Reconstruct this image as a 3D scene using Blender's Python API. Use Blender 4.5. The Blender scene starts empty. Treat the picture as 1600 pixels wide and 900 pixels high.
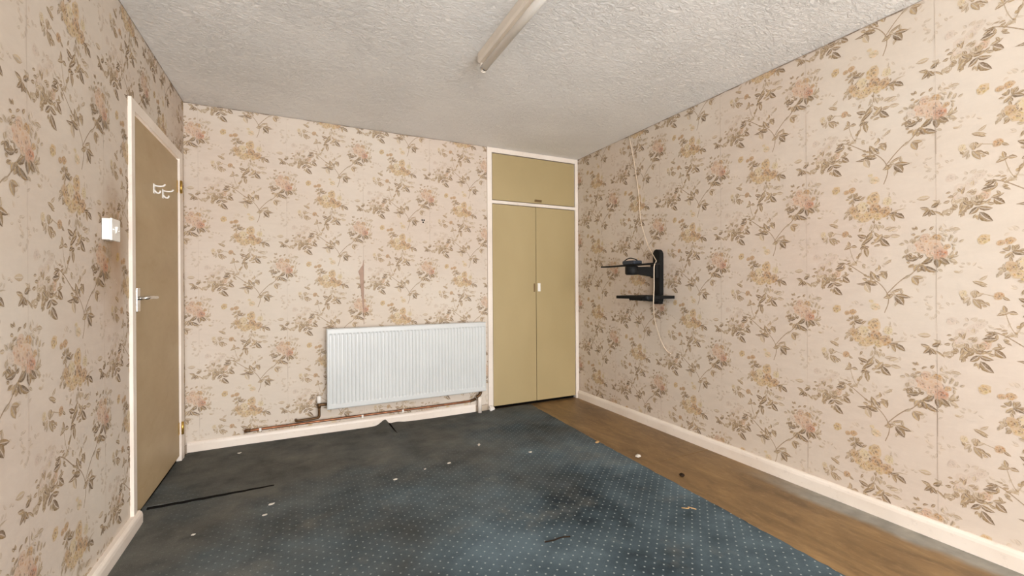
import bpy, bmesh, math, random
from mathutils import Vector, Matrix

# ------------------------------------------------------------------ scene, camera, light
scene = bpy.context.scene
C = scene.collection
XL, XR, YB, YF, H = -0.701, 2.473, 3.5655, -2.30, 2.36      # left / right / back / rear (window) wall, ceiling

cam_d = bpy.data.cameras.new('camera')
cam = bpy.data.objects.new('camera', cam_d)
C.objects.link(cam)
cam_d.sensor_width = 36.0
cam_d.lens = 675.2 / 1600 * 36
cam_d.shift_y = -1.66 / 1600
cam_d.clip_start = 0.02
cam.matrix_world = (Matrix.Translation((0, 0, 1.105)) @ Matrix.Rotation(-math.radians(26.056), 4, 'Z')
                    @ Matrix.Rotation(math.radians(90), 4, 'X') @ Matrix.Rotation(-0.0065, 4, 'Z'))
scene.camera = cam

world = bpy.data.worlds.new('World')
scene.world = world
world.use_nodes = True
bg = world.node_tree.nodes['Background']
bg.inputs[0].default_value = (0.985, 0.985, 0.985, 1)           # overcast sky
bg.inputs[1].default_value = 17.5

WIN = (-0.60, 1.90, 0.08, 2.20)                              # unseen window opening behind the camera, enlarged to brighten the ceiling
pl = bpy.data.lights.new('window_daylight', 'AREA')          # portal: guides sky light through the window
pl.shape = 'RECTANGLE'
pl.size = WIN[1] - WIN[0]
pl.size_y = WIN[3] - WIN[2]
pl.cycles.is_portal = True
po = bpy.data.objects.new('window_daylight', pl)
C.objects.link(po)
po.location = ((WIN[0] + WIN[1]) / 2, YF - 0.13, (WIN[2] + WIN[3]) / 2)
po.rotation_euler = Vector((0, 1, 0)).to_track_quat('-Z', 'Z').to_euler()

vs = scene.view_settings
vs.view_transform = 'Standard'
vs.look = 'None'
vs.gamma = 1.0
vs.use_curve_mapping = False
vs.exposure = 0.08
scene.cycles.max_bounces = 7
scene.cycles.diffuse_bounces = 6
scene.cycles.use_denoising = True
scene.cycles.use_adaptive_sampling = True
scene.cycles.adaptive_threshold = 0.03

# ------------------------------------------------------------------ helpers
def lin(r, g, b):
    def f(c):
        c /= 255.0
        return c / 12.92 if c <= 0.04045 else ((c + 0.055) / 1.055) ** 2.4
    return (f(r), f(g), f(b), 1.0)

class Mat:
    """small builder for node materials"""
    def __init__(self, name, rough=0.6, spec=0.3, metal=0.0):
        self.m = bpy.data.materials.new(name)
        self.m.use_nodes = True
        self.nt = self.m.node_tree
        self.b = self.nt.nodes['Principled BSDF']
        self.b.inputs['Roughness'].default_value = rough
        self.b.inputs['Specular IOR Level'].default_value = spec
        self.b.inputs['Metallic'].default_value = metal
        self.co = None
    def n(self, t, **kw):
        x = self.nt.nodes.new(t)
        for k, v in kw.items():
            setattr(x, k, v)
        return x
    def l(self, a, b):
        self.nt.links.new(a, b)
    def coord(self, scale=(1, 1, 1), rot=(0, 0, 0), loc=(0, 0, 0)):
        if self.co is None:
            self.co = self.n('ShaderNodeNewGeometry').outputs['Position']
        mp = self.n('ShaderNodeMapping')
        mp.inputs['Scale'].default_value = scale
        mp.inputs['Rotation'].default_value = rot
        mp.inputs['Location'].default_value = loc
        self.l(self.co, mp.inputs['Vector'])
        return mp.outputs[0]
    def noise(self, scale, detail=4, rough=0.55, vec=None, dist=0.0):
        x = self.n('ShaderNodeTexNoise')
        x.inputs['Scale'].default_value = scale
        x.inputs['Detail'].default_value = detail
        x.inputs['Roughness'].default_value = rough
        x.inputs['Distortion'].default_value = dist
        self.l(vec if vec is not None else self.coord(), x.inputs['Vector'])
        return x.outputs['Fac']
    def ramp(self, fac, a, b, ca=None, cb=None):
        r = self.n('ShaderNodeMapRange')
        r.inputs['From Min'].default_value = a
        r.inputs['From Max'].default_value = b
        self.l(fac, r.inputs['Value'])
        if ca is None:
            return r.outputs[0]
        return self.mix(r.outputs[0], ca, cb)
    def mix(self, fac, a, b, mode='MIX'):
        x = self.n('ShaderNodeMix', data_type='RGBA', blend_type=mode)
        if isinstance(fac, (int, float)):
            x.inputs[0].default_value = fac
        else:
            self.l(fac, x.inputs[0])
        for v, s in ((a, x.inputs[6]), (b, x.inputs[7])):
            if isinstance(v, tuple):
                s.default_value = v
            else:
                self.l(v, s)
        return x.outputs[2]
    def math(self, op, a, b=0.0, c=None):
        x = self.n('ShaderNodeMath', operation=op)
        for v, s in zip((a, b, c), x.inputs):
            if v is None:
                continue
            if isinstance(v, (int, float)):
                s.default_value = v
            else:
                self.l(v, s)
        return x.outputs[0]
    def xyz(self):
        if self.co is None:
            self.co = self.n('ShaderNodeNewGeometry').outputs['Position']
        s = self.n('ShaderNodeSeparateXYZ')
        self.l(self.co, s.inputs[0])
        return s.outputs
    def color(self, c):
        if isinstance(c, tuple):
            self.b.inputs['Base Color'].default_value = c
        else:
            self.l(c, self.b.inputs['Base Color'])
    def bump(self, h, strength=0.3, dist=0.002):
        x = self.n('ShaderNodeBump')
        x.inputs['Strength'].default_value = strength
        x.inputs['Distance'].default_value = dist
        self.l(h, x.inputs['Height'])
        self.l(x.outputs[0], self.b.inputs['Normal'])

def plain(name, rgb, rough=0.5, spec=0.35, metal=0.0, var=0.08, scale=8.0, bump=0.0):
    m = Mat(name, rough, spec, metal)
    c = lin(*rgb)
    d = tuple(x * (1 - var) for x in c[:3]) + (1,)
    u = tuple(min(1, x * (1 + var)) for x in c[:3]) + (1,)
    f = m.noise(scale, 4)
    m.color(m.ramp(f, 0.3, 0.7, d, u))
    if bump:
        m.bump(m.noise(220, 2), bump, 0.001)
    return m.m

def obj(name, me, mat, parent=None, loc=None):
    o = bpy.data.objects.new(name, me)
    C.objects.link(o)
    if mat is not None and not me.materials:
        me.materials.append(mat)
    if parent is not None:
        o.parent = parent
    if loc is not None:
        o.location = loc
    return o

def fin(bm, name, smooth=False, recalc=True):
    if recalc:
        bmesh.ops.recalc_face_normals(bm, faces=bm.faces)
    me = bpy.data.meshes.new(name)
    bm.to_mesh(me)
    bm.free()
    if smooth:
        for p in me.polygons:
            p.use_smooth = True
    return me

def add_box(bm, x0, x1, y0, y1, z0, z1, bevel=0.0, seg=2):
    b = bmesh.new()
    v = [b.verts.new((x, y, z)) for x in (x0, x1) for y in (y0, y1) for z in (z0, z1)]
    for q in ((0, 1, 3, 2), (4, 6, 7, 5), (0, 4, 5, 1), (2, 3, 7, 6), (0, 2, 6, 4), (1, 5, 7, 3)):
        b.faces.new([v[i] for i in q])
    if bevel:
        bmesh.ops.bevel(b, geom=b.edges[:], offset=bevel, segments=seg, affect='EDGES', profile=0.6)
    tmp = bpy.data.meshes.new('t')
    b.to_mesh(tmp)
    b.free()
    bm.from_mesh(tmp)
    bpy.data.meshes.remove(tmp)

def box(name, x0, x1, y0, y1, z0, z1, mat, parent=None, bevel=0.0, seg=2):
    bm = bmesh.new()
    add_box(bm, x0, x1, y0, y1, z0, z1, bevel, seg)
    return obj(name, fin(bm, name), mat, parent)

def add_tube(bm, pts, r, n=10, caps=True):
    pts = [Vector(p) for p in pts]
    rs = r if isinstance(r, (list, tuple)) else [r] * len(pts)
    rings = []
    up = None
    for i, p in enumerate(pts):
        t = (pts[min(i + 1, len(pts) - 1)] - pts[max(i - 1, 0)]).normalized()
        if up is None:
            up = Vector((0, 0, 1)) if abs(t.z) < 0.9 else Vector((1, 0, 0))
        s = t.cross(up).normalized()
        up = s.cross(t).normalized()
        rings.append([bm.verts.new(p + (s * math.cos(a) + up * math.sin(a)) * rs[i])
                      for a in (2 * math.pi * k / n for k in range(n))])
    for a, b in zip(rings, rings[1:]):
        for k in range(n):
            bm.faces.new((a[k], a[(k + 1) % n], b[(k + 1) % n], b[k]))
    if caps:
        bm.faces.new(rings[0][::-1])
        bm.faces.new(rings[-1])

def tube(name, pts, r, mat, parent=None, n=10, smooth=True):
    bm = bmesh.new()
    add_tube(bm, pts, r, n)
    me = fin(bm, name, smooth)
    return obj(name, me, mat, parent)

def spline(pts, per=8):
    P = [Vector(p) for p in pts]
    P = [P[0] * 2 - P[1]] + P + [P[-1] * 2 - P[-2]]
    out = []
    for i in range(1, len(P) - 2):
        for k in range(per):
            t = k / per
            a, b, c, d = P[i - 1:i + 3]
            out.append(0.5 * ((2 * b) + (c - a) * t + (2 * a - 5 * b + 4 * c - d) * t * t + (3 * b - a - 3 * c + d) * t ** 3))
    out.append(P[-2])
    return out

def prism(name, poly, axis, a0, a1, mat, parent=None, bevel=0.0, smooth=False):
    """extrude a 2-D polygon along x / y / z"""
    bm = bmesh.new()
    def P(p, s):
        return {'x': (s, p[0], p[1]), 'y': (p[0], s, p[1]), 'z': (p[0], p[1], s)}[axis]
    A = [bm.verts.new(P(p, a0)) for p in poly]
    B = [bm.verts.new(P(p, a1)) for p in poly]
    bm.faces.new(A)
    bm.faces.new(B[::-1])
    for i in range(len(poly)):
        j = (i + 1) % len(poly)
        bm.faces.new((A[i], B[i], B[j], A[j]))
    if bevel:
        bmesh.ops.bevel(bm, geom=bm.edges[:], offset=bevel, segments=2, affect='EDGES')
    return obj(name, fin(bm, name, smooth), mat, parent)

def thing(name, label, cat, loc=(0, 0, 0), group=None):
    o = bpy.data.objects.new(name, None)
    C.objects.link(o)
    o.empty_display_size = 0.05
    o.location = loc
    tag(o, label, cat, group)
    bpy.context.view_layer.update()
    return o

def tag(o, label, cat, group=None):
    o['label'] = label
    o['category'] = cat
    if group:
        o['group'] = group
    return o

def struct(o, label=None, cat=None):
    o['kind'] = 'structure'
    if label:
        o['label'] = label
    if cat:
        o['category'] = cat
    return o

def settle(root):
    """children were modelled in world space: keep them there under a root that stands at the thing's base"""
    inv = Matrix.Translation(-root.location)
    for c in root.children:
        c.data.transform(inv)
        for g in c.children:
            g.data.transform(inv)

# ------------------------------------------------------------------ materials
def m_paper():
    m = Mat('wallpaper', 0.78, 0.15)
    base = m.mix(m.ramp(m.noise(1.1, 3), 0.35, 0.65), lin(206, 193, 179), lin(212, 202, 190))
    base = m.mix(m.math('MULTIPLY', m.ramp(m.noise(0.8, 2, vec=m.coord(loc=(7, 3, 1))), 0.45, 0.75), 0.6), base, lin(202, 181, 167))
    streak = m.noise(9, 5, 0.7, vec=m.coord((1, 1, 3.2)))
    base = m.mix(m.math('MULTIPLY', m.ramp(streak, 0.35, 0.75), 0.30), base, lin(222, 210, 197))
    # grubby hand marks round the light switch by the door
    pos = m.xyz()
    dy = m.math('DIVIDE', m.math('SUBTRACT', pos[1], 2.36), 0.20)
    dz = m.math('DIVIDE', m.math('SUBTRACT', pos[2], 1.27), 0.34)
    dist = m.math('SQRT', m.math('ADD', m.math('MULTIPLY', dy, dy), m.math('MULTIPLY', dz, dz)))
    leftw = m.math('LESS_THAN', pos[0], XL + 0.02)
    gr = m.math('MULTIPLY', m.ramp(m.math('ADD', dist, m.math('MULTIPLY', m.noise(9, 4), 0.7)), 1.45, 0.45), leftw)
    base = m.mix(m.math('MULTIPLY', gr, 0.75), base, lin(158, 122, 84))
    at = m.n('ShaderNodeAttribute', attribute_name='Print')
    k = m.ramp(m.noise(140, 2, 0.6), 0.25, 0.6)
    al = m.math('MULTIPLY', at.outputs['Alpha'], m.math('ADD', m.math('MULTIPLY', k, 0.35), 0.65))
    m.color(m.mix(al, base, at.outputs['Color']))
    m.bump(m.noise(70, 2, 0.6), 0.12, 0.002)
    return m.m

def m_ceiling():
    m = Mat('textured_ceiling', 0.7, 0.2)
    m.color(m.ramp(m.noise(1.3, 3), 0.3, 0.7, lin(245, 242, 238), lin(250, 248, 245)))
    w = m.noise(20, 5, 0.66, vec=m.coord((1.2, 2.0, 1)), dist=1.8)
    v = m.n('ShaderNodeTexVoronoi', feature='SMOOTH_F1')
    v.inputs['Scale'].default_value = 30
    m.l(m.coord((1, 1.6, 1)), v.inputs['Vector'])
    patch = m.ramp(m.noise(2.2, 3), 0.35, 0.62)
    h = m.math('ADD', m.ramp(w, 0.42, 0.72), m.math('MULTIPLY', v.outputs['Distance'], 0.5))
    h = m.math('MULTIPLY', h, m.math('ADD', m.math('MULTIPLY', patch, 0.45), 0.55))
    m.bump(h, 0.85, 0.0095)
    return m.m

def m_carpet():
    m = Mat('dotted_carpet', 0.95, 0.05)
    p = m.xyz()
    # weave of pale dots: staggered grid
    def dots(ox, oy):
        fx = m.math('SUBTRACT', m.math('FRACT', m.math('ADD', m.math('DIVIDE', p[0], 0.052), ox)), 0.5)
        fy = m.math('SUBTRACT', m.math('FRACT', m.math('ADD', m.math('DIVIDE', p[1], 0.046), oy)), 0.5)
        ax = m.math('MULTIPLY', fx, 0.052)
        ay = m.math('MULTIPLY', fy, 0.046)
        d = m.math('SQRT', m.math('ADD', m.math('MULTIPLY', ax, ax), m.math('MULTIPLY', ay, ay)))
        return m.ramp(m.math('ADD', d, m.math('MULTIPLY', m.noise(300, 1), 0.002)), 0.0054, 0.0036)
    dot = m.math('MAXIMUM', dots(0, 0), dots(0.5, 0.5))
    base = m.ramp(m.noise(1.9, 6, 0.6), 0.34, 0.64, lin(50, 60, 66), lin(104, 121, 130))
    dirt = m.math('ADD', m.math('MULTIPLY', m.noise(1.4, 5, 0.6, vec=m.coord(loc=(3, 1, 0))), 0.9), m.math('MULTIPLY', p[1], 0.22))
    dirt = m.math('ADD', dirt, m.math('MULTIPLY', p[0], -0.10))
    dfac = m.ramp(dirt, 0.70, 1.12)
    base = m.mix(m.math('MULTIPLY', dfac, 0.85), base, m.ramp(m.noise(5, 5, 0.65), 0.3, 0.7, lin(86, 85, 80), lin(122, 119, 111)))
    dust = m.ramp(m.noise(3.2, 6, 0.68, vec=m.coord(loc=(1, 8, 0))), 0.56, 0.76)
    base = m.mix(m.math('MULTIPLY', dust, 0.5), base, lin(140, 136, 126))
    base = m.mix(m.ramp(m.noise(420, 2), 0.35, 0.7), m.mix(0.3, base, lin(34, 38, 42)), base)
    df = m.math('MULTIPLY', dot, m.math('SUBTRACT', 0.62, m.math('MULTIPLY', dfac, 0.58)))
    m.color(m.mix(df, base, lin(186, 195, 192)))
    m.bump(m.noise(500, 2), 0.5, 0.003)
    return m.m

def m_board():
    m = Mat('hardboard', 0.45, 0.4)
    g = m.noise(3.0, 6, 0.62, vec=m.coord((3.2, 1, 1)), dist=0.8)
    base = m.ramp(g, 0.3, 0.72, lin(104, 80, 51), lin(150, 120, 80))
    base = m.mix(m.math('MULTIPLY', m.ramp(m.noise(1.2, 4, vec=m.coord(loc=(2, 5, 0))), 0.45, 0.7), 0.55), base, lin(98, 76, 50))
    base = m.mix(m.math('MULTIPLY', m.ramp(m.noise(16, 5, 0.7, vec=m.coord((2.5, 1, 1))), 0.52, 0.78), 0.4), base, lin(174, 144, 104))
    # old grey paint left along the skirting
    p = m.xyz()
    e = m.math('ADD', m.math('SUBTRACT', p[0], 2.335), m.math('MULTIPLY', m.math('SUBTRACT', m.noise(4, 4), 0.5), 0.12))
    near = m.ramp(p[1], 1.75, 1.30)
    e = m.math('MULTIPLY', m.ramp(e, -0.02, 0.03), near)
    base = m.mix(m.math('MULTIPLY', e, 0.95), base, m.ramp(m.noise(12, 4), 0.3, 0.7, lin(120, 118, 110), lin(152, 148, 138)))
    m.color(base)
    m.bump(m.noise(40, 4), 0.10, 0.002)
    return m.m

def m_door():
    m = Mat('beige_door_paint', 0.5, 0.35)
    base = m.ramp(m.noise(2.2, 4, 0.6, vec=m.coord((1, 1, 2.0))), 0.3, 0.7, lin(172, 149, 114), lin(187, 166, 132))
    base = m.mix(m.math('MULTIPLY', m.ramp(m.noise(5, 5, 0.6, vec=m.coord((1, 1, 3.0))), 0.55, 0.75), 0.35), base, lin(160, 134, 92))
    m.color(base)
    m.bump(m.noise(25, 3, vec=m.coord((1, 1, 0.3))), 0.06, 0.002)
    return m.m

def m_cup():
    m = Mat('olive_cupboard_paint', 0.5, 0.3)
    m.color(m.ramp(m.noise(1.4, 3, vec=m.coord((1, 1, 0.5))), 0.3, 0.7, lin(166, 148, 108), lin(177, 159, 119)))
    return m.m

def m_white(name, a, b, rough=0.4, dirt=0.25):
    m = Mat(name, rough, 0.4)
    base = m.ramp(m.noise(3, 3), 0.3, 0.7, lin(*a), lin(*b))
    base = m.mix(m.math('MULTIPLY', m.ramp(m.noise(34, 5, 0.7), 0.58, 0.8), dirt), base, lin(130, 112, 92))
    m.color(base)
    return m.m

PAPER = m_paper()
CEIL = m_ceiling()
CARPET = m_carpet()
BOARD = m_board()
DOORM = m_door()
CUP = m_cup()
GLOSS = m_white('white_gloss_paint', (226, 214, 202), (238, 229, 219))
RADW = m_white('radiator_enamel', (204, 207, 207), (211, 214, 214), 0.3, 0.04)
PLAST = m_white('white_plastic', (232, 228, 222), (240, 237, 232), 0.3, 0.03)
LAMP = m_white('lamp_fitting_cream', (226, 216, 204), (234, 226, 215), 0.35, 0.05)
TUBEM = plain('frosted_tube', (252, 250, 246), 0.2, 0.5, var=0.02)
PLASTER = plain('plaster', (196, 180, 162), 0.9, 0.1)
UNDER = plain('floor_screed', (96, 82, 66), 0.9, 0.1)
COPPER = plain('copper_pipe', (146, 98, 70), 0.42, 0.5, 0.8, 0.4, 30)
OLDCOP = plain('tarnished_pipe', (104, 78, 52), 0.5, 0.4, 0.6, 0.3, 30)
CHROME = plain('chrome', (216, 214, 210), 0.18, 0.5, 1.0, 0.02)
BRASS = plain('brass_hinge', (196, 160, 84), 0.35, 0.5, 0.9, 0.15, 40)
BLACK = plain('black_metal', (18, 18, 18), 0.6, 0.25, 0.0, 0.15)
GLASS_BLACK = plain('black_glass', (12, 13, 14), 0.6, 0.25, 0.0, 0.05)
SLATE = plain('slate_plastic', (46, 52, 62), 0.45, 0.4)
BROWN = plain('brown_plastic', (120, 96, 62), 0.45, 0.4)
DARK = plain('dark_void', (16, 13, 11), 0.95, 0.05)
EDGE = plain('dark_carpet_edge', (24, 22, 20), 0.95, 0.05)
BACKING = plain('torn_paper_backing', (176, 150, 134), 0.9, 0.1, var=0.12, scale=25)
CORDM = plain('cream_cable', (220, 202, 180), 0.5, 0.3, var=0.03)
SCRAP = plain('pale_scrap', (206, 200, 190), 0.9, 0.1, var=0.1, scale=60)
CHIP = plain('wood_chip', (196, 160, 112), 0.9, 0.1, var=0.15, scale=60)
DARKBIT = plain('dark_scrap', (44, 34, 26), 0.9, 0.1, var=0.2, scale=60)

# ------------------------------------------------------------------ room shell
T = 0.12
def slab(name, boxes, mat):
    bm = bmesh.new()
    for b in boxes:
        add_box(bm, *b)
    return struct(obj(name, fin(bm, name), mat))

CUPX = 1.498                                                   # left edge of the built-in cupboard
DY0, DY1, DZ = 2.525, 3.475, 1.985                             # door frame outer limits on the left wall
floor = slab('floor', [(XL - T, XR + T, YF - T, YB + 0.62, -0.10, 0.0)], UNDER)
ceiling = slab('ceiling', [(XL - T, XR + T, YF - T, YB + 0.62, H, H + 0.1)], CEIL)
wall_back = slab('wall_back', [(XL - T, CUPX, YB, YB + T, 0, H)], PLASTER)
wall_right = slab('wall_right', [(XR, XR + T, YF - T, YB + 0.62, 0, H)], PLASTER)
wall_left = slab('wall_left', [(XL - T, XL, YF - T, DY0, 0, H), (XL - T, XL, DY1, YB, 0, H),
                               (XL - T, XL, DY0, DY1, DZ, H)], PLASTER)
x0, x1, z0, z1 = WIN
wall_front = slab('wall_front', [(XL, x0, YF - T, YF, 0, H), (x1, XR, YF - T, YF, 0, H),
                                 (x0, x1, YF - T, YF, 0, z0), (x0, x1, YF - T, YF, z1, H)],
                  plain('plain_papered_wall', (230, 214, 196), 0.8, 0.1))

# unseen window added behind the camera (source of the daylight)
PANE = bpy.data.materials.new('window_pane')
PANE.use_nodes = True
nt = PANE.node_tree
nt.nodes.clear()
o_ = nt.nodes.new('ShaderNodeOutputMaterial')
mx = nt.nodes.new('ShaderNodeMixShader')
tr = nt.nodes.new('ShaderNodeBsdfTransparent')
gl = nt.nodes.new('ShaderNodeBsdfGlossy')
gl.inputs['Roughness'].default_value = 0.02
mx.inputs[0].default_value = 0.06
nt.links.new(tr.outputs[0], mx.inputs[1])
nt.links.new(gl.outputs[0], mx.inputs[2])
nt.links.new(mx.outputs[0], o_.inputs[0])
window = struct(bpy.data.objects.new('window_1', None))
C.objects.link(window)
window.location = ((x0 + x1) / 2, YF, z0)
bpy.context.view_layer.update()
xm = (x0 + x1) / 2
for n_, b_ in (('window_frame', (x0, x0 + .05)), ('window_frame', (x1 - .05, x1)), ('mullion', (xm - .025, xm + .025))):
    box(n_, b_[0], b_[1], YF - .10, YF - .04, z0, z1, PLAST, window, 0.006)
for a, b in ((z0, z0 + .05), (z1 - .05, z1)):
    box('window_frame', x0, x1, YF - .099, YF - .041, a, b, PLAST, window, 0.006)
for a, b in ((x0 + .05, xm - .025), (xm + .025, x1 - .05)):
    box('pane', a, b, YF - .073, YF - .067, z0 + .05, z1 - .05, PANE, window)
box('window_sill', x0 - .04, x1 + .04, YF - .04, YF + .07, z0 - .03, z0, GLOSS, window, 0.006)
settle(window)

# ------------------------------------------------------------------ wallpaper: printed rose trails on strips
PW, PV = 0.533, 0.605                     # strip width, vertical repeat
SX, SY = PW / 714.0, PV / 770.0           # motif drawing units -> metres
rng = random.Random(11)

DK, MD, LT, VL = 'dk', 'md', 'lt', 'vl'
INK = {DK: ((106, 77, 34), (142, 112, 64), .97), MD: ((140, 110, 66), (174, 146, 100), .92),
       LT: ((170, 146, 112), (194, 172, 138), .82), VL: ((190, 170, 146), (206, 188, 166), .7)}
TRIS = []                                 # (layer, ((u,v,rgba) x3))
layer = [0]

def L3(c):
    return lin(*[v * .95 for v in c])[:3]

def leaf(bx, by, tx, ty, w, tone, bend=None):
    a, b, al = INK[tone]
    bx, by, tx, ty = float(bx), float(by), float(tx), float(ty)
    dx, dy = tx - bx, ty - by
    ln = math.hypot(dx, dy) or 1.0
    nx, ny = -dy / ln, dx / ln
    bend = rng.uniform(-.12, .12) if bend is None else bend
    rib = []
    for t in (0, .22, .5, .78, 1):
        k = 4 * t * (1 - t) * bend * ln
        rib.append((bx + dx * t + nx * k, by + dy * t + ny * k))
    prof = (0, .78, 1.0, .62, 0)
    layer[0] += 1
    flip = rng.random() < .5
    for s in (1, -1):
        base = a if (s > 0) == flip else b
        j = rng.uniform(.92, 1.08)
        col = L3(tuple(min(255, c * j) for c in base))
        out = [(rib[i][0] + nx * prof[i] * w * .5 * s, rib[i][1] + ny * prof[i] * w * .5 * s) for i in range(5)]
        r2 = [(rib[i][0] + nx * .05 * w * s * (0 < i < 4), rib[i][1] + ny * .05 * w * s * (0 < i < 4)) for i in range(5)]
        ei, eo = col + (al * .72,), col + (al,)
        for i in range(4):
            q = [(r2[i], ei), (out[i], eo), (out[i + 1], eo), (r2[i + 1], ei)]
            if i > 0:
                TRIS.append((layer[0], (q[0], q[1], q[2])))
            if i < 3:
                TRIS.append((layer[0], (q[0], q[2], q[3])))
            if i == 0 or i == 3:
                pass

def blob(cx, cy, rx, ry, rot, cin, cout, ain, aout, n=8):
    layer[0] += 1
    ca, sa = math.cos(rot), math.sin(rot)
    P = []
    for k in range(n):
        t = 2 * math.pi * k / n
        j = rng.uniform(.82, 1.12)
        x, y = math.cos(t) * rx * j, math.sin(t) * ry * j
        P.append((cx + x * ca - y * sa, cy + x * sa + y * ca))
    ci, co = L3(cin) + (ain,), L3(cout) + (aout,)
    for k in range(n):
        TRIS.append((layer[0], (((cx, cy), ci), (P[k], co), (P[(k + 1) % n], co))))

FL = {'yel': ((160, 118, 44), (200, 164, 96), .95), 'och': ((140, 94, 30), (184, 138, 66), .98),
      'pal': ((190, 158, 96), (214, 190, 142), .85), 'pnk': ((176, 122, 78), (204, 162, 124), .85),
      'rst': ((150, 80, 32), (184, 118, 68), .98), 'mau': ((176, 146, 124), (202, 178, 158), .5)}

def flower(cx, cy, r, kind):
    a, b, al = FL[kind]
    st = rng.uniform(0, 6.28)
    mid = tuple((p * .3 + q * .7) for p, q in zip(a, b))
    blob(cx, cy, r * 1.12, r * .92, st, mid, b, al * .85, al * .45, 9)
    for k in range(6):                                    # petals
        t = st + 2 * math.pi * k / 6 + rng.uniform(-.45, .45)
        d = rng.uniform(.35, .8) * r
        j = rng.uniform(.86, 1.1)
        c1 = tuple(min(255, c * j) for c in (a if k % 3 == 0 else mid))
        c2 = tuple(min(255, c * rng.uniform(.96, 1.09)) for c in b)
        blob(cx + math.cos(t) * d, cy + math.sin(t) * d * .85, r * rng.uniform(.3, .5), r * rng.uniform(.2, .32), t + 1.57 + rng.uniform(-.4, .4), c1, c2, al, al * .5, 6)
    if r > 15:                                            # dark folds between petals
        for k in range(int(r / 5)):
            t = rng.uniform(0, 6.28)
            d = rng.uniform(.2, 1.0) * r
            blob(cx + math.cos(t) * d, cy + math.sin(t) * d * .85, r * rng.uniform(.18, .34), r * rng.uniform(.05, .1), t + 1.57 + rng.uniform(-.6, .6),
                 tuple(c * .62 for c in a), tuple(c * .85 for c in a), al, al * .5, 4)
        blob(cx + r * .06, cy, r * .26, r * .2, st, tuple(c * .66 for c in a), a, al, al * .5, 6)

def stem(pts, w, tone):
    a, b, al = INK[tone]
    P = spline([(x, y, 0) for x, y in pts], 4)
    layer[0] += 1
    c = L3(a) + (al * .8,)
    for i in range(len(P) - 1):
        d = (P[i + 1] - P[i]).normalized()
        n_ = Vector((-d.y, d.x, 0)) * w * .5
        A, B, D_, E_ = P[i] + n_, P[i] - n_, P[i + 1] - n_, P[i + 1] + n_
        for q in ((A, B, D_), (A, D_, E_)):
            TRIS.append((layer[0], tuple(((v.x, v.y), c) for v in q)))

def sprig(cx, cy, r, k, tone, w=12):
    for i in range(k):
        t = rng.uniform(0, 6.28)
        d = rng.uniform(.1, 1) * r
        x, y = cx + math.cos(t) * d, cy + math.sin(t) * d * .8
        t2 = t + rng.uniform(-.9, .9)
        ln = rng.uniform(1.5, 2.3) * w
        leaf(x, y, x + math.cos(t2) * ln, y + math.sin(t2) * ln, w * rng.uniform(.75, 1.1), tone)

# pale background scribble
for cx, cy, r, k in ((190, 245, 34, 8), (385, 365, 36, 7), (760, 95, 46, 10), (90, 830, 42, 8), (740, 690, 40, 7),
                     (600, 400, 26, 5), (330, 560, 50, 9), (480, 590, 50, 9), (380, 850, 36, 6), (90, 430, 34, 6),
                     (640, 250, 30, 5), (700, 800, 46, 8), (110, 60, 34, 6), (560, 160, 24, 4), (250, 560, 30, 5)):
    sprig(cx, cy, r, k, VL, 13)
# stems
stem([(520, 890), (540, 830), (535, 775), (492, 712), (415, 660), (335, 602), (285, 578)], 5, MD)
stem([(535, 775), (580, 722), (622, 682), (655, 662), (700, 610), (735, 570)], 5.5, MD)
stem([(470, 320), (460, 390), (405, 465), (395, 520), (360, 600)], 5, LT)
stem([(330, 490), (345, 545), (370, 600)], 4, LT)
stem([(220, 380), (290, 400)], 4, LT)
# mauve rose cluster, left
for x, y, r, k in ((160, 600, 30, 'mau'), (205, 575, 28, 'mau'), (235, 545, 24, 'mau'), (150, 650, 30, 'mau'), (205, 640, 28, 'mau'),
                   (255, 652, 24, 'pnk'), (120, 535, 24, 'mau'), (180, 690, 20, 'mau')):
    flower(x, y, r, k)
sprig(110, 680, 60, 15, LT, 17)
sprig(190, 640, 60, 10, LT, 15)
sprig(190, 540, 55, 8, VL, 15)
for q in ((240, 622, 304, 612, 28, DK), (250, 604, 296, 584, 18, DK), (288, 672, 330, 706, 34, DK), (276, 668, 328, 652, 18, MD),
          (206, 676, 176, 716, 26, DK), (196, 690, 150, 742, 28, MD), (232, 706, 192, 742, 26, DK), (206, 690, 262, 684, 22, DK),
          (228, 706, 286, 722, 24, DK), (234, 734, 286, 788, 38, DK), (168, 668, 196, 694, 16, DK), (120, 700, 74, 730, 20, LT),
          (70, 640, 52, 676, 18, LT), (170, 720, 158, 752, 16, MD), (262, 690, 296, 700, 16, MD)):
    leaf(*q)
# centre spray
for q in ((486, 700, 366, 716, 22, DK), (486, 722, 416, 698, 30, DK), (420, 712, 444, 772, 40, LT), (470, 690, 446, 640, 32, MD),
          (500, 668, 536, 640, 22, MD), (508, 640, 530, 690, 34, MD), (470, 640, 496, 616, 20, LT), (430, 690, 400, 684, 18, MD),
          (492, 690, 470, 664, 22, DK), (520, 600, 560, 570, 16, LT), (540, 575, 556, 590, 18, LT), (300, 590, 256, 584, 14, DK)):
    leaf(*q)
sprig(355, 570, 40, 9, MD, 12)
sprig(390, 590, 30, 5, LT, 14)
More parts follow.
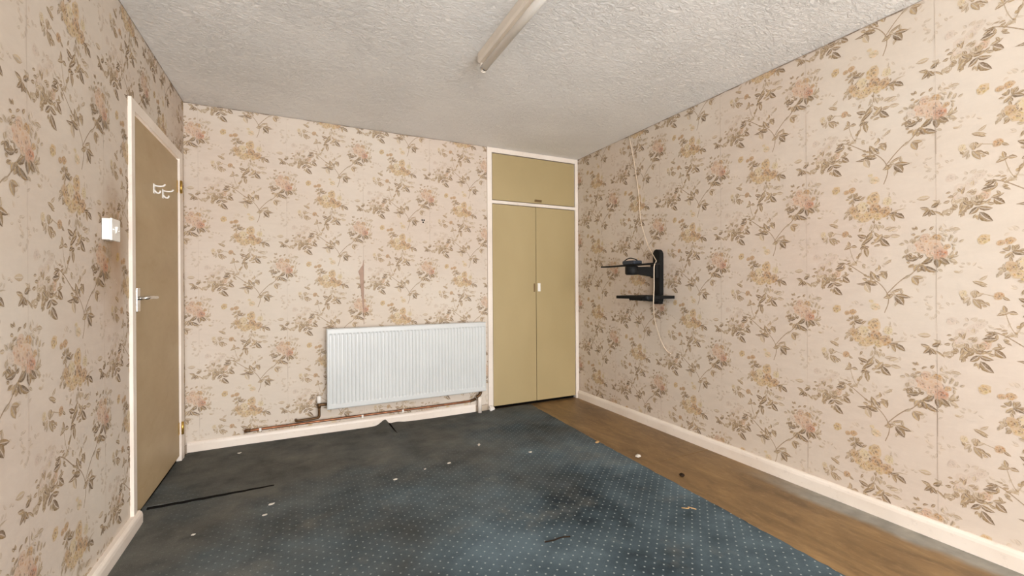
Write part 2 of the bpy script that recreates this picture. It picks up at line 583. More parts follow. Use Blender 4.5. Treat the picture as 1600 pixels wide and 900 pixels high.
# filler foliage that thickens each cluster
for cx, cy, r, k, tn, w in ((170, 640, 70, 12, MD, 15), (230, 700, 60, 10, MD, 16), (290, 620, 40, 6, MD, 14), (470, 660, 50, 8, MD, 15),
                            (440, 470, 50, 8, MD, 15), (490, 400, 50, 7, LT, 16), (340, 260, 40, 8, MD, 13), (440, 320, 70, 9, MD, 13),
                            (690, 600, 55, 10, MD, 15), (640, 540, 36, 7, MD, 14), (760, 440, 50, 8, LT, 14), (215, 415, 46, 8, MD, 13),
                            (745, 300, 36, 6, MD, 12), (110, 200, 36, 5, MD, 12), (560, 300, 34, 6, MD, 12), (150, 715, 50, 8, MD, 15),
                            (830, 640, 40, 6, LT, 13), (590, 790, 40, 5, LT, 16), (360, 170, 36, 5, MD, 12)):
    sprig(cx, cy, r, k, tn, w)
# trio of leaves low right
for q in ((574, 782, 652, 796, 26, DK), (572, 790, 618, 842, 42, DK), (566, 778, 514, 802, 26, MD), (556, 766, 612, 744, 16, MD), (548, 800, 530, 776, 18, MD)):
    leaf(*q)
# leaves below the yellow roses
for q in ((432, 428, 374, 408, 26, DK), (424, 446, 456, 396, 24, MD), (396, 478, 466, 428, 22, DK), (512, 416, 468, 468, 30, MD),
          (504, 442, 552, 492, 36, DK), (498, 430, 470, 402, 18, MD), (512, 432, 556, 434, 20, MD), (550, 430, 604, 438, 24, LT),
          (540, 406, 590, 386, 24, LT), (520, 390, 556, 376, 20, LT), (418, 488, 430, 552, 30, MD), (420, 486, 388, 500, 18, DK),
          (414, 500, 442, 488, 18, DK), (400, 520, 380, 556, 16, MD), (478, 352, 492, 396, 18, LT), (456, 350, 440, 392, 14, LT)):
    leaf(*q)
# side sprigs
for q in ((345, 478, 296, 498, 20, MD), (330, 480, 322, 444, 18, MD), (338, 482, 374, 486, 20, MD), (330, 488, 310, 466, 14, LT),
          (204, 322, 264, 340, 20, MD), (230, 318, 264, 292, 16, LT), (226, 334, 262, 352, 14, MD),
          (206, 412, 240, 466, 26, MD), (216, 420, 256, 440, 22, MD), (196, 404, 168, 440, 22, LT), (190, 400, 150, 392, 18, LT),
          (206, 402, 214, 368, 20, LT), (222, 404, 250, 384, 16, LT), (192, 420, 184, 452, 14, LT),
          (110, 190, 66, 170, 18, LT), (112, 186, 128, 156, 16, LT), (114, 190, 152, 184, 20, LT), (112, 196, 146, 220, 22, LT),
          (106, 196, 92, 240, 22, LT), (100, 190, 60, 206, 14, LT),
          (740, 306, 708, 340, 20, DK), (744, 306, 768, 338, 22, DK), (748, 296, 784, 274, 22, DK), (736, 296, 696, 288, 18, MD),
          (742, 318, 738, 346, 14, DK), (756, 316, 804, 354, 10, MD), (745, 236, 682, 238, 28, LT),
          (160, 815, 112, 812, 18, LT), (130, 850, 108, 856, 14, LT)):
    leaf(*q)
flower(168, 386, 18, 'pal')
flower(305, 398, 22, 'och')
leaf(318, 402, 346, 420, 14, MD)
flower(120, 536, 22, 'mau')
# yellow rose cluster
sprig(350, 185, 34, 9, MD, 15)
sprig(330, 275, 24, 7, LT, 15)
sprig(545, 230, 24, 6, LT, 13)
for x, y, r, k in ((250, 105, 27, 'yel'), (470, 855, 27, 'pal'), (312, 132, 16, 'och'), (346, 124, 20, 'och'),
                   (540, 225, 26, 'pal'), (412, 306, 34, 'yel'), (372, 288, 30, 'yel'), (405, 240, 36, 'pal'), (356, 254, 30, 'och'),
                   (468, 200, 42, 'yel'), (442, 296, 34, 'yel'), (476, 262, 38, 'och'), (520, 288, 38, 'och'), (488, 306, 24, 'yel'), (450, 822, 14, 'pal')):
    flower(x, y, r, k)
for q in ((352, 176, 400, 196, 22, DK), (366, 170, 380, 150, 14, MD), (396, 200, 424, 176, 16, MD), (540, 304, 586, 296, 18, DK),
          (556, 312, 576, 350, 18, MD), (576, 306, 624, 338, 28, DK), (560, 296, 634, 282, 7, LT), (346, 286, 326, 312, 16, MD),
          (400, 330, 372, 320, 14, LT), (380, 270, 388, 250, 10, DK), (440, 262, 436, 246, 10, DK), (492, 290, 488, 262, 12, DK)):
    leaf(*q)
# pink rose cluster
sprig(650, 490, 44, 11, LT, 16)
sprig(830, 500, 40, 8, LT, 14)
sprig(700, 440, 50, 9, MD, 14)
for x, y, r, k in ((704, 512, 40, 'pnk'), (722, 468, 30, 'pnk'), (770, 466, 24, 'och'), (660, 516, 22, 'mau'), (760, 518, 44, 'pnk'),
                   (786, 556, 36, 'rst'), (740, 552, 20, 'pnk'), (815, 520, 16, 'och')):
    flower(x, y, r, k)
for q in ((694, 566, 628, 578, 24, DK), (660, 572, 634, 548, 16, DK), (690, 572, 712, 556, 16, DK), (784, 574, 828, 612, 30, DK),
          (766, 580, 776, 632, 32, DK), (714, 618, 778, 652, 28, DK), (706, 612, 722, 652, 26, DK), (756, 568, 704, 606, 24, DK),
          (690, 608, 668, 646, 24, MD), (700, 630, 684, 652, 18, MD), (660, 678, 686, 728, 34, MD), (662, 676, 712, 686, 22, MD),
          (652, 668, 620, 690, 16, LT), (650, 600, 632, 590, 14, MD), (670, 606, 640, 622, 16, MD), (820, 580, 848, 568, 14, MD)):
    leaf(*q)
NL = layer[0]

def clip(poly, ax, lim, keep_less):
    out = []
    for i in range(len(poly)):
        a, b = poly[i], poly[(i + 1) % len(poly)]
        va, vb = a[ax] - lim, b[ax] - lim
        if keep_less:
            va, vb = -va, -vb
        if va >= 0:
            out.append(a)
        if (va >= 0) != (vb >= 0):
            t = va / (va - vb)
            out.append(tuple(p + (q - p) * t for p, q in zip(a, b)))
    return out

MOT = []
for ly, tri in TRIS:
    MOT.append((0.0003 + 0.0011 * ly / NL, [((p[0] - 56) * SX, -(p[1] - 260) * SY) + c for p, c in tri]))

def strip_mesh(name, s, rects, zoff, place, srng):
    """s = left seam (u); rects = list of (u0,u1,z0,z1); place(u, off, z) -> xyz"""
    V, Fc, Cc = [], [], []
    def poly(pts, off):
        b = len(V)
        for p in pts:
            V.append(place(p[0], off, p[1]))
            Cc.append(p[2:6])
        Fc.append(tuple(range(b, b + len(pts))))
    for (u0, u1, z0, z1) in rects:
        b0 = (0, 0, 0, 0)
        poly([(u0, z0) + b0, (u1, z0) + b0, (u1, z1) + b0, (u0, z1) + b0], 0.0002)
        # seam: a thin darker line at the left edge, broken up along its height
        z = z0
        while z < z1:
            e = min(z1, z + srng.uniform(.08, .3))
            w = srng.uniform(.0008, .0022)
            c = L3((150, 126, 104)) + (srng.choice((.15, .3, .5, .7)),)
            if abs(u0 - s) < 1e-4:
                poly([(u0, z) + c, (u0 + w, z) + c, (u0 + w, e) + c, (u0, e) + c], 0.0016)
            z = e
        # ragged dark edges at ceiling and skirting: dirt plus painted gap shade
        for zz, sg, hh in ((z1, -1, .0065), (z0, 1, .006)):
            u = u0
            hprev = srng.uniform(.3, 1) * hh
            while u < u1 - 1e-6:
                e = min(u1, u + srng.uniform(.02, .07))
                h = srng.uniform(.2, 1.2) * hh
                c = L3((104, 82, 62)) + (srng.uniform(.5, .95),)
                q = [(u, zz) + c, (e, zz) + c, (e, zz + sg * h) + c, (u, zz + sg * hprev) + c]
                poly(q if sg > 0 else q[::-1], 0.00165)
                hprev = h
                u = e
        for di in (-1, 0, 1):
            su = s + di * PW
            zo = zoff + (PV / 2 if di else 0)
            for j in range(-6, 5):
                oz = zo + j * PV
                if oz + .25 < z0 - .4 or oz - .55 > z1 + .1:
                    continue
                for off, tri in MOT:
                    pts = [(p[0] + su, p[1] + oz) + p[2:] for p in tri]
                    if all(p[0] < u0 for p in pts) or all(p[0] > u1 for p in pts) or all(p[1] < z0 for p in pts) or all(p[1] > z1 for p in pts):
                        continue
                    if any(p[0] < u0 or p[0] > u1 or p[1] < z0 or p[1] > z1 for p in pts):
                        for ax, lim, kl in ((0, u0, False), (0, u1, True), (1, z0, False), (1, z1, True)):
                            if pts:
                                pts = clip(pts, ax, lim, kl)
                    if len(pts) >= 3:
                        poly(pts, off)
    me = bpy.data.meshes.new(name)
    me.from_pydata(V, [], Fc)
    at = me.color_attributes.new('Print', 'FLOAT_COLOR', 'POINT')
    at.data.foreach_set('color', [x for c in Cc for x in c])
    me.update()
    return me

def paper_wall(wall, useam, umin, umax, place, zyel, holes=()):
    k0 = math.floor((umin - useam) / PW)
    k1 = math.ceil((umax - useam) / PW)
    for k in range(k0, k1):
        s = useam + k * PW
        u0, u1 = max(s, umin), min(s + PW, umax)
        if u1 - u0 < 0.002:
            continue
        rects = [(u0, u1, 0.055, H - .0005)]
        for (a, b, top) in holes:
            new = []
            for r in rects:
                if r[1] <= a or r[0] >= b:
                    new.append(r)
                    continue
                if r[0] < a:
                    new.append((r[0], a, r[2], r[3]))
                if r[1] > b:
                    new.append((b, r[1], r[2], r[3]))
                new.append((max(r[0], a), min(r[1], b), top, r[3]))
            rects = new
        zo = zyel - (PV / 2 if k % 2 else 0)
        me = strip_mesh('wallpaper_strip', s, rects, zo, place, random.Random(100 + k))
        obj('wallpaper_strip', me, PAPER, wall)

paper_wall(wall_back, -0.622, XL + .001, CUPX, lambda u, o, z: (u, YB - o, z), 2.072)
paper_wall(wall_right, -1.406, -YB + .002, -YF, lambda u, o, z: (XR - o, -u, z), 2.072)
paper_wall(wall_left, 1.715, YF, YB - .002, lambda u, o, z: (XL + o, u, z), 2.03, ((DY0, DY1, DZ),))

# torn flap and screw holes on the back wall
bm = bmesh.new()
tp = [(.443, 1.325), (.437, 1.285), (.418, 1.255), (.404, 1.232), (.415, 1.20), (.421, 1.12), (.428, 1.03), (.438, .95), (.443, .90)]
f0 = [bm.verts.new((x, YB - .0020, z)) for x, z in tp]
f1 = [bm.verts.new((x, YB - .0032 if i in (0, 8) else YB - .0045, z)) for i, (x, z) in enumerate(tp)]
bm.faces.new(f1)
for i in range(len(tp)):
    j = (i + 1) % len(tp)
    bm.faces.new((f0[i], f0[j], f1[j], f1[i]))
obj('torn_paper', fin(bm, 'torn_paper'), BACKING, wall_back)['label'] = 'torn sliver of wallpaper showing brown backing'
box('curled_paper_edge', .4435, .4465, YB - .006, YB - .0018, .82, 1.32, BACKING, wall_back, 0.001)
for dx, dz in ((-.008, .010), (.008, .010), (0, -.008)):
    bm = bmesh.new()
    bmesh.ops.create_cone(bm, cap_ends=True, segments=12, radius1=.0065, radius2=.005, depth=.003,
                          matrix=Matrix.Translation((.921 + dx, YB - .003, 1.657 + dz)) @ Matrix.Rotation(math.pi / 2, 4, 'X'))
    obj('screw_hole', fin(bm, 'screw_hole'), DARK, wall_back)

# ------------------------------------------------------------------ skirting boards
def skirting(name, poly, axis, a0, a1):
    o = prism(name, poly, axis, a0, a1, GLOSS)
    return struct(o)

def prof(w0, sgn, t=.020, h=.075):
    return [(w0, 0.0), (w0 + sgn * t, 0.0), (w0 + sgn * t, h - .022), (w0 + sgn * (t - .003), h - .010), (w0 + sgn * (t - .008), h - .003), (w0 + sgn * (t - .013), h), (w0, h)]

skirting('baseboard_back', prof(YB - .0001, -1, .018, .080), 'x', XL + .012, 1.372)
skirting('baseboard_right', prof(XR - .0001, -1, .022, .080), 'y', YF, YB - .022)
skirting('baseboard_left', prof(XL + .0001, 1, .030, .072), 'y', YF, 2.585)

# ------------------------------------------------------------------ floor: hardboard sheets on the bare strip
ys = [YF, -0.41, 2.03, YB + .02]
for a, b in zip(ys, ys[1:]):
    box('hardboard_sheet', 1.25, XR - .002, a + .0015, b - .0015, 0.0, .004, BOARD, floor, 0.0008, 1)

# ------------------------------------------------------------------ carpet
def edge_x(y):
    pts = ((-0.5, 1.80), (0.927, 1.837), (1.673, 1.862), (2.6, 1.885), (3.389, 1.915), (3.6, 1.93))
    for (ya, xa), (yb, xb) in zip(pts, pts[1:]):
        if y <= yb:
            return xa + (xb - xa) * (y - ya) / (yb - ya)
    return pts[-1][1]

crng = random.Random(5)
carpet = thing('carpet', 'dark blue-green carpet with small pale dots, worn and cut short on the right', 'carpet', (0.6, 1.6, 0))
def czf(x, y):
    z = .012
    # ruck against the skirting under the radiator
    dx = x - (.60 - (3.55 - y) * .05)
    dy = max(0.0, (3.55 - y) / .34)
    if dy < 1:
        sharp = math.exp(-(dx / .045) ** 2) if dx < 0 else math.exp(-(dx / .022) ** 2)
        z += .042 * (1 - dy) ** 1.5 * sharp + .010 * (1 - dy) * math.exp(-((dx - .09) / .05) ** 2)
    z += .0015 * math.sin(x * 9 + y * 3) * math.sin(y * 7 - x * 2)
    # lifted cut by the door
    t = (x + .70) / .56
    if 0 <= t <= 1:
        d = y - (2.725 + .018 * t)
        if d > 0:
            z += .011 * (1 - t) ** .7 * math.exp(-d / .10)
    return z
xs = []
x = XL + .031
while x < 1.80:
    xs.append(x)
    x += .012 if .45 < x < .75 else .028
ysr = []
y = YF + .005
while y < YB - .02:
    ysr.append(y)
    y += .012 if (3.15 < y or 2.68 < y < 2.80) else .03
ysr.append(YB - .0185)
bm = bmesh.new()
grid = []
for y in ysr:
    row = []
    for x in xs:
        xx = x
        if x == xs[0]:
            xx = XL - .012 if DY0 + .06 < y < DY1 - .04 else XL + (.031 if y < 2.6 else .016)
        row.append(bm.verts.new((xx, y, czf(x, y))))
    ex = edge_x(y) + crng.uniform(-.003, .003)
    row.append(bm.verts.new(((1.80 + ex) / 2, y, .012)))
    row.append(bm.verts.new((ex - .004, y, .012)))
    row.append(bm.verts.new((ex, y, .009)))
    row.append(bm.verts.new((ex, y, .0042)))
    grid.append(row)
for a, b in zip(grid, grid[1:]):
    for i in range(len(a) - 1):
        bm.faces.new((a[i], a[i + 1], b[i + 1], b[i]))
obj('pile', fin(bm, 'pile', True), CARPET, carpet)
# black strip along the lifted cut
bm = bmesh.new()
prev = None
for k in range(25):
    t = k / 24
    xx = XL + .01 + t * .552
    yy = 2.723 + .018 * t + .002 * math.sin(k * 1.7)
    h = .002 + .008 * (1 - t) ** .7
    ring = [bm.verts.new(p) for p in ((xx, yy - .008, .0115), (xx, yy - .008, .0115 + h * .75), (xx, yy + .004, .0115 + h), (xx, yy + .004, .0115))]
    if prev:
        for i in range(4):
            bm.faces.new((prev[i], prev[(i + 1) % 4], ring[(i + 1) % 4], ring[i]))
    else:
        bm.faces.new(ring)
    prev = ring
bm.faces.new(prev[::-1])
obj('cut_edge', fin(bm, 'cut_edge'), EDGE, carpet)['label'] = 'black lifted edge of a cut beside the door'
# thin black strip along the ruck under the radiator
bm = bmesh.new()
add_tube(bm, [(.626, 3.50, .030), (.632, 3.44, .022), (.640, 3.36, .0145), (.646, 3.30, .0125)], [.006, .005, .004, .002], 6)
obj('ruck_line', fin(bm, 'ruck_line'), EDGE, carpet)
# pale threads left along the cut right-hand edge
bm = bmesh.new()
for a, b in zip(ysr, ysr[1:]):
    if a > .3 and crng.random() < .8:
        e0, e1 = edge_x(a), edge_x(b)
        add_tube(bm, [(e0 + .003, a, .006), ((e0 + e1) / 2 + .004, (a + b) / 2, .0065), (e1 + .003, b, .006)], .0014, 4)
o = obj('frayed_thread', fin(bm, 'frayed_thread'), CHIP, carpet)
o['kind'] = 'stuff'
settle(carpet)

# ------------------------------------------------------------------ door on the left wall
door = struct(bpy.data.objects.new('door_1', None))
C.objects.link(door)
door.location = (XL, (DY0 + DY1) / 2, 0)
bpy.context.view_layer.update()
FX = XL + .014
box('frame_jamb', XL - .10, FX, DY0, DY0 + .045, .004, DZ, GLOSS, door, .002)
box('frame_jamb', XL - .10, FX, DY1 - .075, DY1, .004, DZ, GLOSS, door, .002)
box('frame_head', XL - .10, FX - .0005, DY0 + .045, DY1 - .075, DZ - .052, DZ, GLOSS, door, .002)
LY0, LY1 = DY0 + .049, DY1 - .079
dleaf = box('door_leaf', XL - .036, XL + .003, LY0, LY1, .045, DZ - .060, DOORM, door, .002)
box('threshold_gap', XL - .05, XL - .014, LY0 - .003, LY1 + .003, .002, .040, DARK, door)  # near-black box, painted stand-in for the shade under the leaf
# lever handle
hx = XL + .003
hp = box('handle_plate', hx, hx + .009, 2.595, 2.640, 1.000, 1.112, CHROME, dleaf, .003)
box('handle_plate', hx - .002, hx + .006, 2.576, 2.592, 1.004, 1.108, CHROME, dleaf, .002)
tube('lever', spline([(hx + .009, 2.62, 1.062), (hx + .040, 2.622, 1.064), (hx + .048, 2.65, 1.066), (hx + .048, 2.72, 1.064), (hx + .046, 2.745, 1.064)], 5), .0085, CHROME, dleaf)
# hinge
for zc in (1.755, .22):
    box('hinge_leaf', XL + .0032, XL + .0055, LY1 - .022, LY1 - .001, zc - .038, zc + .038, BRASS, door, .0005, 1)
    tube('hinge_knuckle', [(XL + .020, LY1 + .004, zc - .040), (XL + .020, LY1 + .004, zc + .040)], .0075, BRASS, door, 8)
# white plastic hooks
for yc, zc in ((2.895, 1.635), (3.06, 1.640)):
    k = box('coat_hook', hx, hx + .004, yc - .012, yc + .012, zc - .022, zc + .030, PLAST, dleaf, .0015)
    tube('prong', spline([(hx + .003, yc, zc + .022), (hx + .02, yc, zc + .019), (hx + .040, yc + .003, zc + .022), (hx + .048, yc + .005, zc + .032)], 5), .0042, PLAST, k, 8)
    tube('prong', spline([(hx + .003, yc, zc - .004), (hx + .014, yc, zc - .017), (hx + .024, yc + .002, zc - .016), (hx + .028, yc + .003, zc - .004)], 5), .0042, PLAST, k, 8)
inv = Matrix.Translation(-door.location)
def shift(o):
    for c in o.children:
        c.data.transform(inv)
        shift(c)
shift(door)

# ------------------------------------------------------------------ light switch
sw = thing('light_switch', 'white square light switch on the left wall beside the door', 'light switch', (XL, 2.265, 1.30))
box('back_box', XL + .0017, XL + .026, 2.225, 2.309, 1.302, 1.386, PLAST, sw, .002)
pt = box('switch_plate', XL + .026, XL + .034, 2.223, 2.311, 1.300, 1.388, PLAST, sw, .003)
prism('rocker', [(XL + .033, 1.331), (XL + .037, 1.331), (XL + .042, 1.357), (XL + .033, 1.357)], 'y', 2.259, 2.275, PLAST, sw)
for yy in (2.237, 2.297):
    bm = bmesh.new()
    bmesh.ops.create_uvsphere(bm, u_segments=8, v_segments=5, radius=.003, matrix=Matrix.Translation((XL + .034, yy, 1.344)))
    obj('screw', fin(bm, 'screw'), CHROME, sw)
settle(sw)

# ------------------------------------------------------------------ built-in cupboard
cup = thing('built_in_cupboard', 'olive green built-in cupboard with two tall doors and one top door', 'cupboard', ((CUPX + XR) / 2, YB, 0))
CY = YB - .012
box('frame_jamb', CUPX + .001, 1.545, CY, YB + .10, .0045, H - .002, GLOSS, cup, .002)
box('frame_jamb', 2.436, XR - .003, CY, YB + .10, .0045, H - .002, GLOSS, cup, .002)
box('frame_head', 1.545, 2.436, CY + .001, YB + .10, 2.315, H - .002, GLOSS, cup, .002)
box('frame_rail', 1.545, 2.436, CY + .001, YB + .10, 1.858, 1.886, GLOSS, cup, .002)
bm = bmesh.new()
add_box(bm, CUPX + .001, XR - .003, YB + .54, YB + .56, .0045, H - .002)
add_box(bm, CUPX + .001, CUPX + .02, YB + .121, YB + .54, .0045, H - .002)
obj('carcass', fin(bm, 'carcass'), DARK, cup)
dd = CY + .006
dl = box('door', 1.550, 1.992, dd, dd + .018, .034, 1.853, CUP, cup, .0015)
dr = box('door', 1.997, 2.431, dd, dd + .018, .034, 1.853, CUP, cup, .0015)
du = box('top_door', 1.551, 2.430, dd, dd + .018, 1.892, 2.308, CUP, cup, .0015)
box('plinth', 1.546, 2.435, CY + .045, CY + .065, .0045, .034, DARK, cup)
def pull(name, xc, zc, w, h, mat, par):
    bm = bmesh.new()
    add_box(bm, xc - w / 2, xc + w / 2, dd - .006, dd, zc - h / 2, zc + h / 2, .002)
    o = obj(name, fin(bm, name), mat, par)
    box('finger_lip', xc - w / 2 + .002, xc + w / 2 - .002, dd - .012, dd - .006, zc + h / 2 - .006 if w > h else zc - h / 2 + .002,
        zc + h / 2 - .001 if w > h else zc - h / 2 + .006, mat, cup, .001)
    return o
a = pull('handle', 1.974, 1.098, .014, .078, BROWN, dl)
b = pull('handle', 2.024, 1.100, .028, .078, PLAST, dr)
b['label'] = 'white pull handle'
c = pull('handle', 2.020, 1.915, .075, .022, BROWN, du)
settle(cup)

# ------------------------------------------------------------------ radiator
RX0, RX1, RZ0, RZ1, RY = .170, 1.440, .205, .802, 3.462
rad = thing('radiator', 'white panel radiator with vertical flutes on the back wall beside the cupboard', 'radiator', ((RX0 + RX1) / 2, YB, 0))
def rad_panel():
    """pressed steel panel: fluted front, flat rims, rolled edges"""
    bm = bmesh.new()
    nfl = 46
    px0, px1 = RX0 + .012, RX1 - .012
    cols = [RX0, RX0 + .006, px0]
    depth = [0.006, 0.0, 0.0]
    pitch = (px1 - px0) / nfl
    for i in range(nfl):
        for t, d in ((.18, 0.0), (.34, .0065), (.80, .0065), (.96, 0.0)):
            cols.append(px0 + (i + t) * pitch)
            depth.append(d)
    cols += [px1 + .001, RX1 - .006, RX1]
    depth += [0, 0.0, 0.006]
    zs = [RZ0, RZ0 + .006, RZ0 + .034, RZ0 + .046, (RZ0 + RZ1) / 2, RZ1 - .046, RZ1 - .034, RZ1 - .006, RZ1]
    act = [0, 0, 0, 1, 1, 1, 0, 0, 0]
    rim = [.006, 0, 0, 0, 0, 0, 0, 0, .006]
    g = []
    for z, a_, r_ in zip(zs, act, rim):
        row = []
        for i, (x, d) in enumerate(zip(cols, depth)):
            e = d if (i < 3 or i >= len(cols) - 3) else (d * a_)
            row.append(bm.verts.new((x, RY + max(e, r_), z)))
        g.append(row)
    for p, q in zip(g, g[1:]):
        for i in range(len(p) - 1):
            bm.faces.new((p[i], p[i + 1], q[i + 1], q[i]))
    # back sheet
    bk = [bm.verts.new((x, RY + .018, z)) for x, z in ((RX0, RZ0), (RX1, RZ0), (RX1, RZ1), (RX0, RZ1))]
    bm.faces.new(bk)
    for edge, (p, q) in ((g[0], (bk[0], bk[1])), (g[-1], (bk[3], bk[2]))):
        bm.faces.new([p] + edge[:] + [q])
    bm.faces.new([bk[0]] + [r[0] for r in g] + [bk[3]])
    bm.faces.new([bk[1]] + [r[-1] for r in g] + [bk[2]])
    return fin(bm, 'front_panel')
obj('front_panel', rad_panel(), RADW, rad)
box('side_panel', RX0 + .002, RX0 + .006, RY + .018, YB - .022, RZ0 + .03, RZ1 - .002, RADW, rad, .001)
box('side_panel', RX1 - .006, RX1 - .002, RY + .018, YB - .022, RZ0 + .03, RZ1 - .002, RADW, rad, .001)
bm = bmesh.new()
add_box(bm, RX0 + .007, RX1 - .007, RY + .018, RY + .026, RZ1 - .012, RZ1 - .003)
add_box(bm, RX0 + .007, RX1 - .007, YB - .030, YB - .022, RZ1 - .012, RZ1 - .003)
xx = RX0 + .012
while xx < RX1 - .016:
    add_box(bm, xx, xx + .006, RY + .026, YB - .030, RZ1 - .010, RZ1 - .004)
    xx += .018
obj('top_grille', fin(bm, 'top_grille'), RADW, rad)
for xb in (.42, 1.19):
    box('wall_bracket', xb, xb + .03, RY + .0185, YB - .008, RZ0 + .06, RZ1 - .06, RADW, rad)
# left valve: elbow, body and white cap; its tail dives into the wall
VX, VY = .118, 3.515
va = tube('valve', [(RX0 + .003, VY - .01, .238), (VX + .010, VY, .238), (VX, VY, .234)], [.011, .011, .012], OLDCOP, rad)
tube('valve_body', [(VX, VY, .215), (VX, VY, .252)], [.013, .013], OLDCOP, rad, 12)
tube('valve_cap', [(VX, VY, .252), (VX, VY, .262), (VX, VY, .300), (VX, VY, .306)], [.013, .016, .015, .010], PLAST, rad, 14)
tube('lockshield', spline([(RX1 - .03, 3.52, .198), (RX1 - .032, 3.52, .175), (1.386, 3.518, .155), (1.372, 3.52, .150)], 4), [.012] * 12 + [.014], OLDCOP, rad, 10)
settle(rad)

# heating pipe along the wall
pipe = thing('copper_pipe', 'bare copper heating pipe clipped along the back wall above the skirting', 'pipe', (.5, YB, .10))
PY = 3.532
tube('pipe_run', spline([(-.352, YB - .001, .109), (-.352, PY + .012, .109), (-.340, PY, .109), (-.2, PY, .111), (.3, PY, .113), (.9, PY, .113), (1.30, PY, .115), (1.352, PY, .124)], 5), .0088, COPPER, pipe)
tube('pipe_elbow', [(-.356, PY, .109), (-.322, PY, .109)], .0112, OLDCOP, pipe)
tube('pipe_elbow', [(1.315, PY, .1155), (1.368, PY + .002, .128)], .0115, OLDCOP, pipe)
tube('valve_tail', spline([(VX, VY, .216), (VX, VY, .165), (VX - .004, VY, .148), (VX - .022, VY + .002, .142), (VX - .12, VY + .006, .138), (VX - .150, VY + .012, .137), (VX - .156, YB - .001, .137)], 4), .0095, OLDCOP, pipe, 10)
tube('pipe_drop', [(1.398, 3.515, .150), (1.398, 3.515, .142), (1.398, 3.515, .0118)], [.010, .018, .018], GLOSS, pipe, 14)
for xc in (-.262, .425, .735):
    c_ = box('pipe_clip', xc - .007, xc + .007, PY - .0115, YB - .0015, .0985, .1035, PLAST, pipe, .001)
    box('clip_jaw', xc - .007, xc + .007, PY - .0135, PY - .0092, .0985, .122, PLAST, c_, .001)
settle(pipe)

# ------------------------------------------------------------------ fluorescent batten
FXc = .890
bat = thing('fluorescent_light', 'cream fluorescent batten light with one bare tube on the ceiling', 'ceiling light', (FXc, 1.5, H))
FY0, FY1 = .92, 2.165
prism('batten_body', [(FXc - .028, H - .0005), (FXc - .028, H - .040), (FXc - .020, H - .050), (FXc + .020, H - .050), (FXc + .028, H - .040), (FXc + .028, H - .0005)], 'y', FY0, FY1, LAMP, bat)
tube('tube', [(FXc, FY0 + .012, H - .079), (FXc, FY1 - .004, H - .079)], .019, TUBEM, bat, 20)
for s_, yy in ((1, FY0), (-1, FY1)):
    prism('lampholder', [(FXc - .014, H - .046), (FXc + .014, H - .046), (FXc + .019, H - .082), (FXc + .013, H - .097), (FXc, H - .102), (FXc - .013, H - .097), (FXc - .019, H - .082)],
          'y', yy - .004, yy + s_ * .014, LAMP, bat, .002)
    tube('tube_cap', [(FXc, yy + s_ * .014, H - .079), (FXc, yy + s_ * .036, H - .079)], .0195, CHROME, bat, 20)
settle(bat)

# ------------------------------------------------------------------ black wall bracket with shelves
br = thing('wall_bracket_shelf', 'black metal wall bracket with swivel bar and small glass shelf', 'wall bracket', (XR, 2.47, .98))
bm = bmesh.new()
ring = []
BY, BW = 2.470, .033
pts = []
for k in range(13):
    t = math.pi * k / 12
    pts.append((BY + math.cos(t) * BW, 1.350 + math.sin(t) * BW))
pts += [(BY - BW, .985), (BY + BW, .985)]
prism('column', pts, 'x', XR - .045, XR - .0018, BLACK, br, .003)
box('column_foot', XR - .05, XR - .0018, BY - .026, BY + .026, .968, .9845, BLACK, br, .003)
box('arm_socket', XR - .075, XR - .0455, BY - .030, BY + .030, 1.165, 1.275, BLACK, br, .004)
prism('arm', [(XR - .07, 1.172), (XR - .29, 1.200), (XR - .29, 1.246), (XR - .07, 1.250)], 'y', BY - .016, BY + .016, BLACK, br, .003)
tube('swivel_hub', [(XR - .283, BY, 1.188), (XR - .283, BY, 1.196), (XR - .283, BY, 1.246), (XR - .283, BY, 1.252)], [.040, .048, .048, .042], BLACK, br, 20)
box('bar', XR - .315, XR - .245, 2.210, 2.795, 1.254, 1.264, BLACK, br, .002)
bm = bmesh.new()
add_box(bm, XR - .320, XR - .240, 2.405, 2.535, 1.2645, 1.292, .010, 3)
obj('adapter_clamp', fin(bm, 'adapter_clamp'), SLATE, br)
tube('clamp_loop', spline([(XR - .28, 2.56, 1.265), (XR - .285, 2.55, 1.292), (XR - .285, 2.49, 1.312), (XR - .285, 2.43, 1.300), (XR - .285, 2.41, 1.292)], 5), .004, BLACK, br, 8)
sh = []
sx0, sx1, sy0, sy1, rr = XR - .300, XR - .016, 2.300, 2.645, .03
for cx, cy, a0 in ((sx1 - rr, sy1 - rr, 0), (sx0 + rr, sy1 - rr, 90), (sx0 + rr, sy0 + rr, 180), (sx1 - rr, sy0 + rr, 270)):
    for k in range(5):
        t = math.radians(a0 + 22.5 * k)
        sh.append((cx + math.cos(t) * rr, cy + math.sin(t) * rr))
prism('shelf', sh, 'z', 1.012, 1.034, GLASS_BLACK, br, .001)
prism('shelf_support', [(XR - .0455, 1.0115), (XR - .25, 1.0115), (XR - .25, 1.000), (XR - .0455, .986)], 'y', BY - .07, BY + .07, BLACK, br, .002)
settle(br)

# white cable down the right wall
path = [(2.464, 2.800, 2.345), (2.464, 2.762, 2.20), (2.464, 2.733, 2.075), (2.464, 2.691, 1.841), (2.464, 2.670, 1.631), (2.40, 2.527, 1.425),
        (2.235, 2.285, 1.300), (2.195, 2.232, 1.275), (2.150, 2.205, 1.235), (2.148, 2.205, 1.10), (2.155, 2.218, .98), (2.25, 2.305, .862),
        (2.40, 2.405, .715), (2.464, 2.414, .627), (2.466, 2.370, .600)]
cab = tube('cable', spline(path, 6), .0030, CORDM, None, 8)
tag(cab, 'thin cream cable hanging from the ceiling down over the black bracket', 'cable')

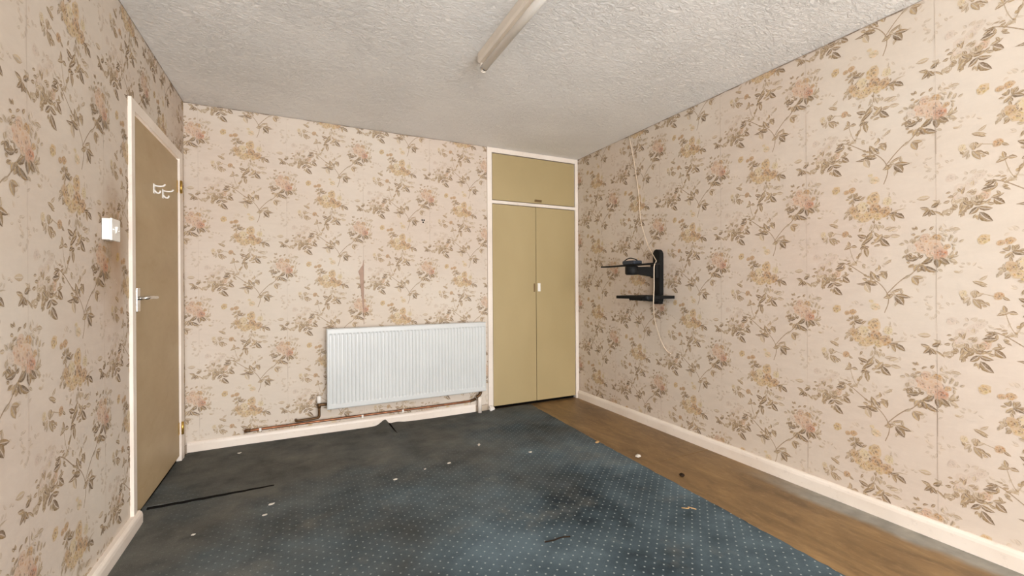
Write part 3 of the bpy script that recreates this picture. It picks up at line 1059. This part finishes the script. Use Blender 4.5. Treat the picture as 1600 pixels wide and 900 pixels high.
# ------------------------------------------------------------------ small bits on the floor
def lump(name, x, y, z, r, mat, label, cat, seed, flat=.45, ang=0.0, stretch=1.0, group=None):
    rr_ = random.Random(seed)
    bm = bmesh.new()
    bmesh.ops.create_icosphere(bm, subdivisions=2, radius=r)
    for v in bm.verts:
        k = rr_.uniform(.72, 1.18)
        v.co = Vector((v.co.x * k * stretch, v.co.y * k, v.co.z * k * flat))
    lo = min(v.co.z for v in bm.verts)
    for v in bm.verts:
        v.co.z -= lo
    o = obj(name, fin(bm, name), mat, None, (x, y, z))
    o.rotation_euler.z = ang
    tag(o, label, cat, group)
    return o

lump('plaster_lump', 1.505, 3.505, .0125, .026, PLAST, "small white lump on the carpet at the cupboard's left foot", 'debris', 1, .85)
bits = (('paper_scrap', .821, 2.584, .011, SCRAP, 'pale scrap on the dark carpet, middle of the three below the radiator', .3, 1.5),
        ('paper_scrap', .479, 2.505, .012, SCRAP, 'pale scrap on the carpet nearest the camera of those below the radiator', .2, 1.4),
        ('paper_scrap', .664, 2.565, .008, SCRAP, 'tiny pale scrap between two larger scraps on the carpet', 1.0, 1.3),
        ('paper_scrap', 1.354, 2.511, .011, SCRAP, 'pale scrap on the carpet straight below the cupboard doors', .2, 1.5),
        ('paper_scrap', 1.102, 2.789, .011, SCRAP, 'long thin pale scrap lying on the carpet before the cupboard', 1.1, 2.6),
        ('paper_scrap', -.140, 2.502, .012, SCRAP, 'white scrap on the carpet just below the end of the black cut', .3, 1.7),
        ('paper_scrap', -.163, 2.397, .009, SCRAP, 'small white scrap on the carpet, second below the black cut', .2, 1.6),
        ('paper_scrap', -.372, 3.373, .013, SCRAP, 'white flake on the carpet close to the back skirting by the door', .6, 1.2),
        ('paper_scrap', -.435, 2.348, .010, SCRAP, 'white flake on the carpet near the end of the left skirting', .8, 1.2))
for i, (n_, x, y, r, mt, lb, an, st) in enumerate(bits):
    lump(n_, x, y, .0125, r * .8, mt, lb, 'debris', 20 + i, .3, an, st)
lump('paper_scrap', 1.944, 2.144, .0042, .018, SCRAP, 'crumpled cream scrap lying on the bare brown floor', 'debris', 40, .5, .4, 1.3)
lump('dark_scrap', 1.977, 1.819, .0042, .014, DARKBIT, 'dark brown scrap lying on the bare brown floor', 'debris', 41, .5, .9, 1.5)
lump('wood_chip', 1.858, 2.457, .0118, .012, CHIP, "small tan wood chip at the carpet's cut edge", 'debris', 42, .4, .5, 2.0)
o = tube('twig', spline([(1.675, 1.545, .0145), (1.695, 1.520, .018), (1.71, 1.535, .0145), (1.725, 1.50, .016)], 4), .0022, CHIP, None, 6)
tag(o, 'bent pale twig on the carpet near its cut edge', 'debris')
o = tube('dark_thread', spline([(.93, 1.60, .0145), (.97, 1.592, .016), (1.01, 1.597, .0145), (1.05, 1.585, .0145)], 4), .0028, DARKBIT, None, 6)
tag(o, 'short dark thread on the blue carpet in the foreground', 'debris')
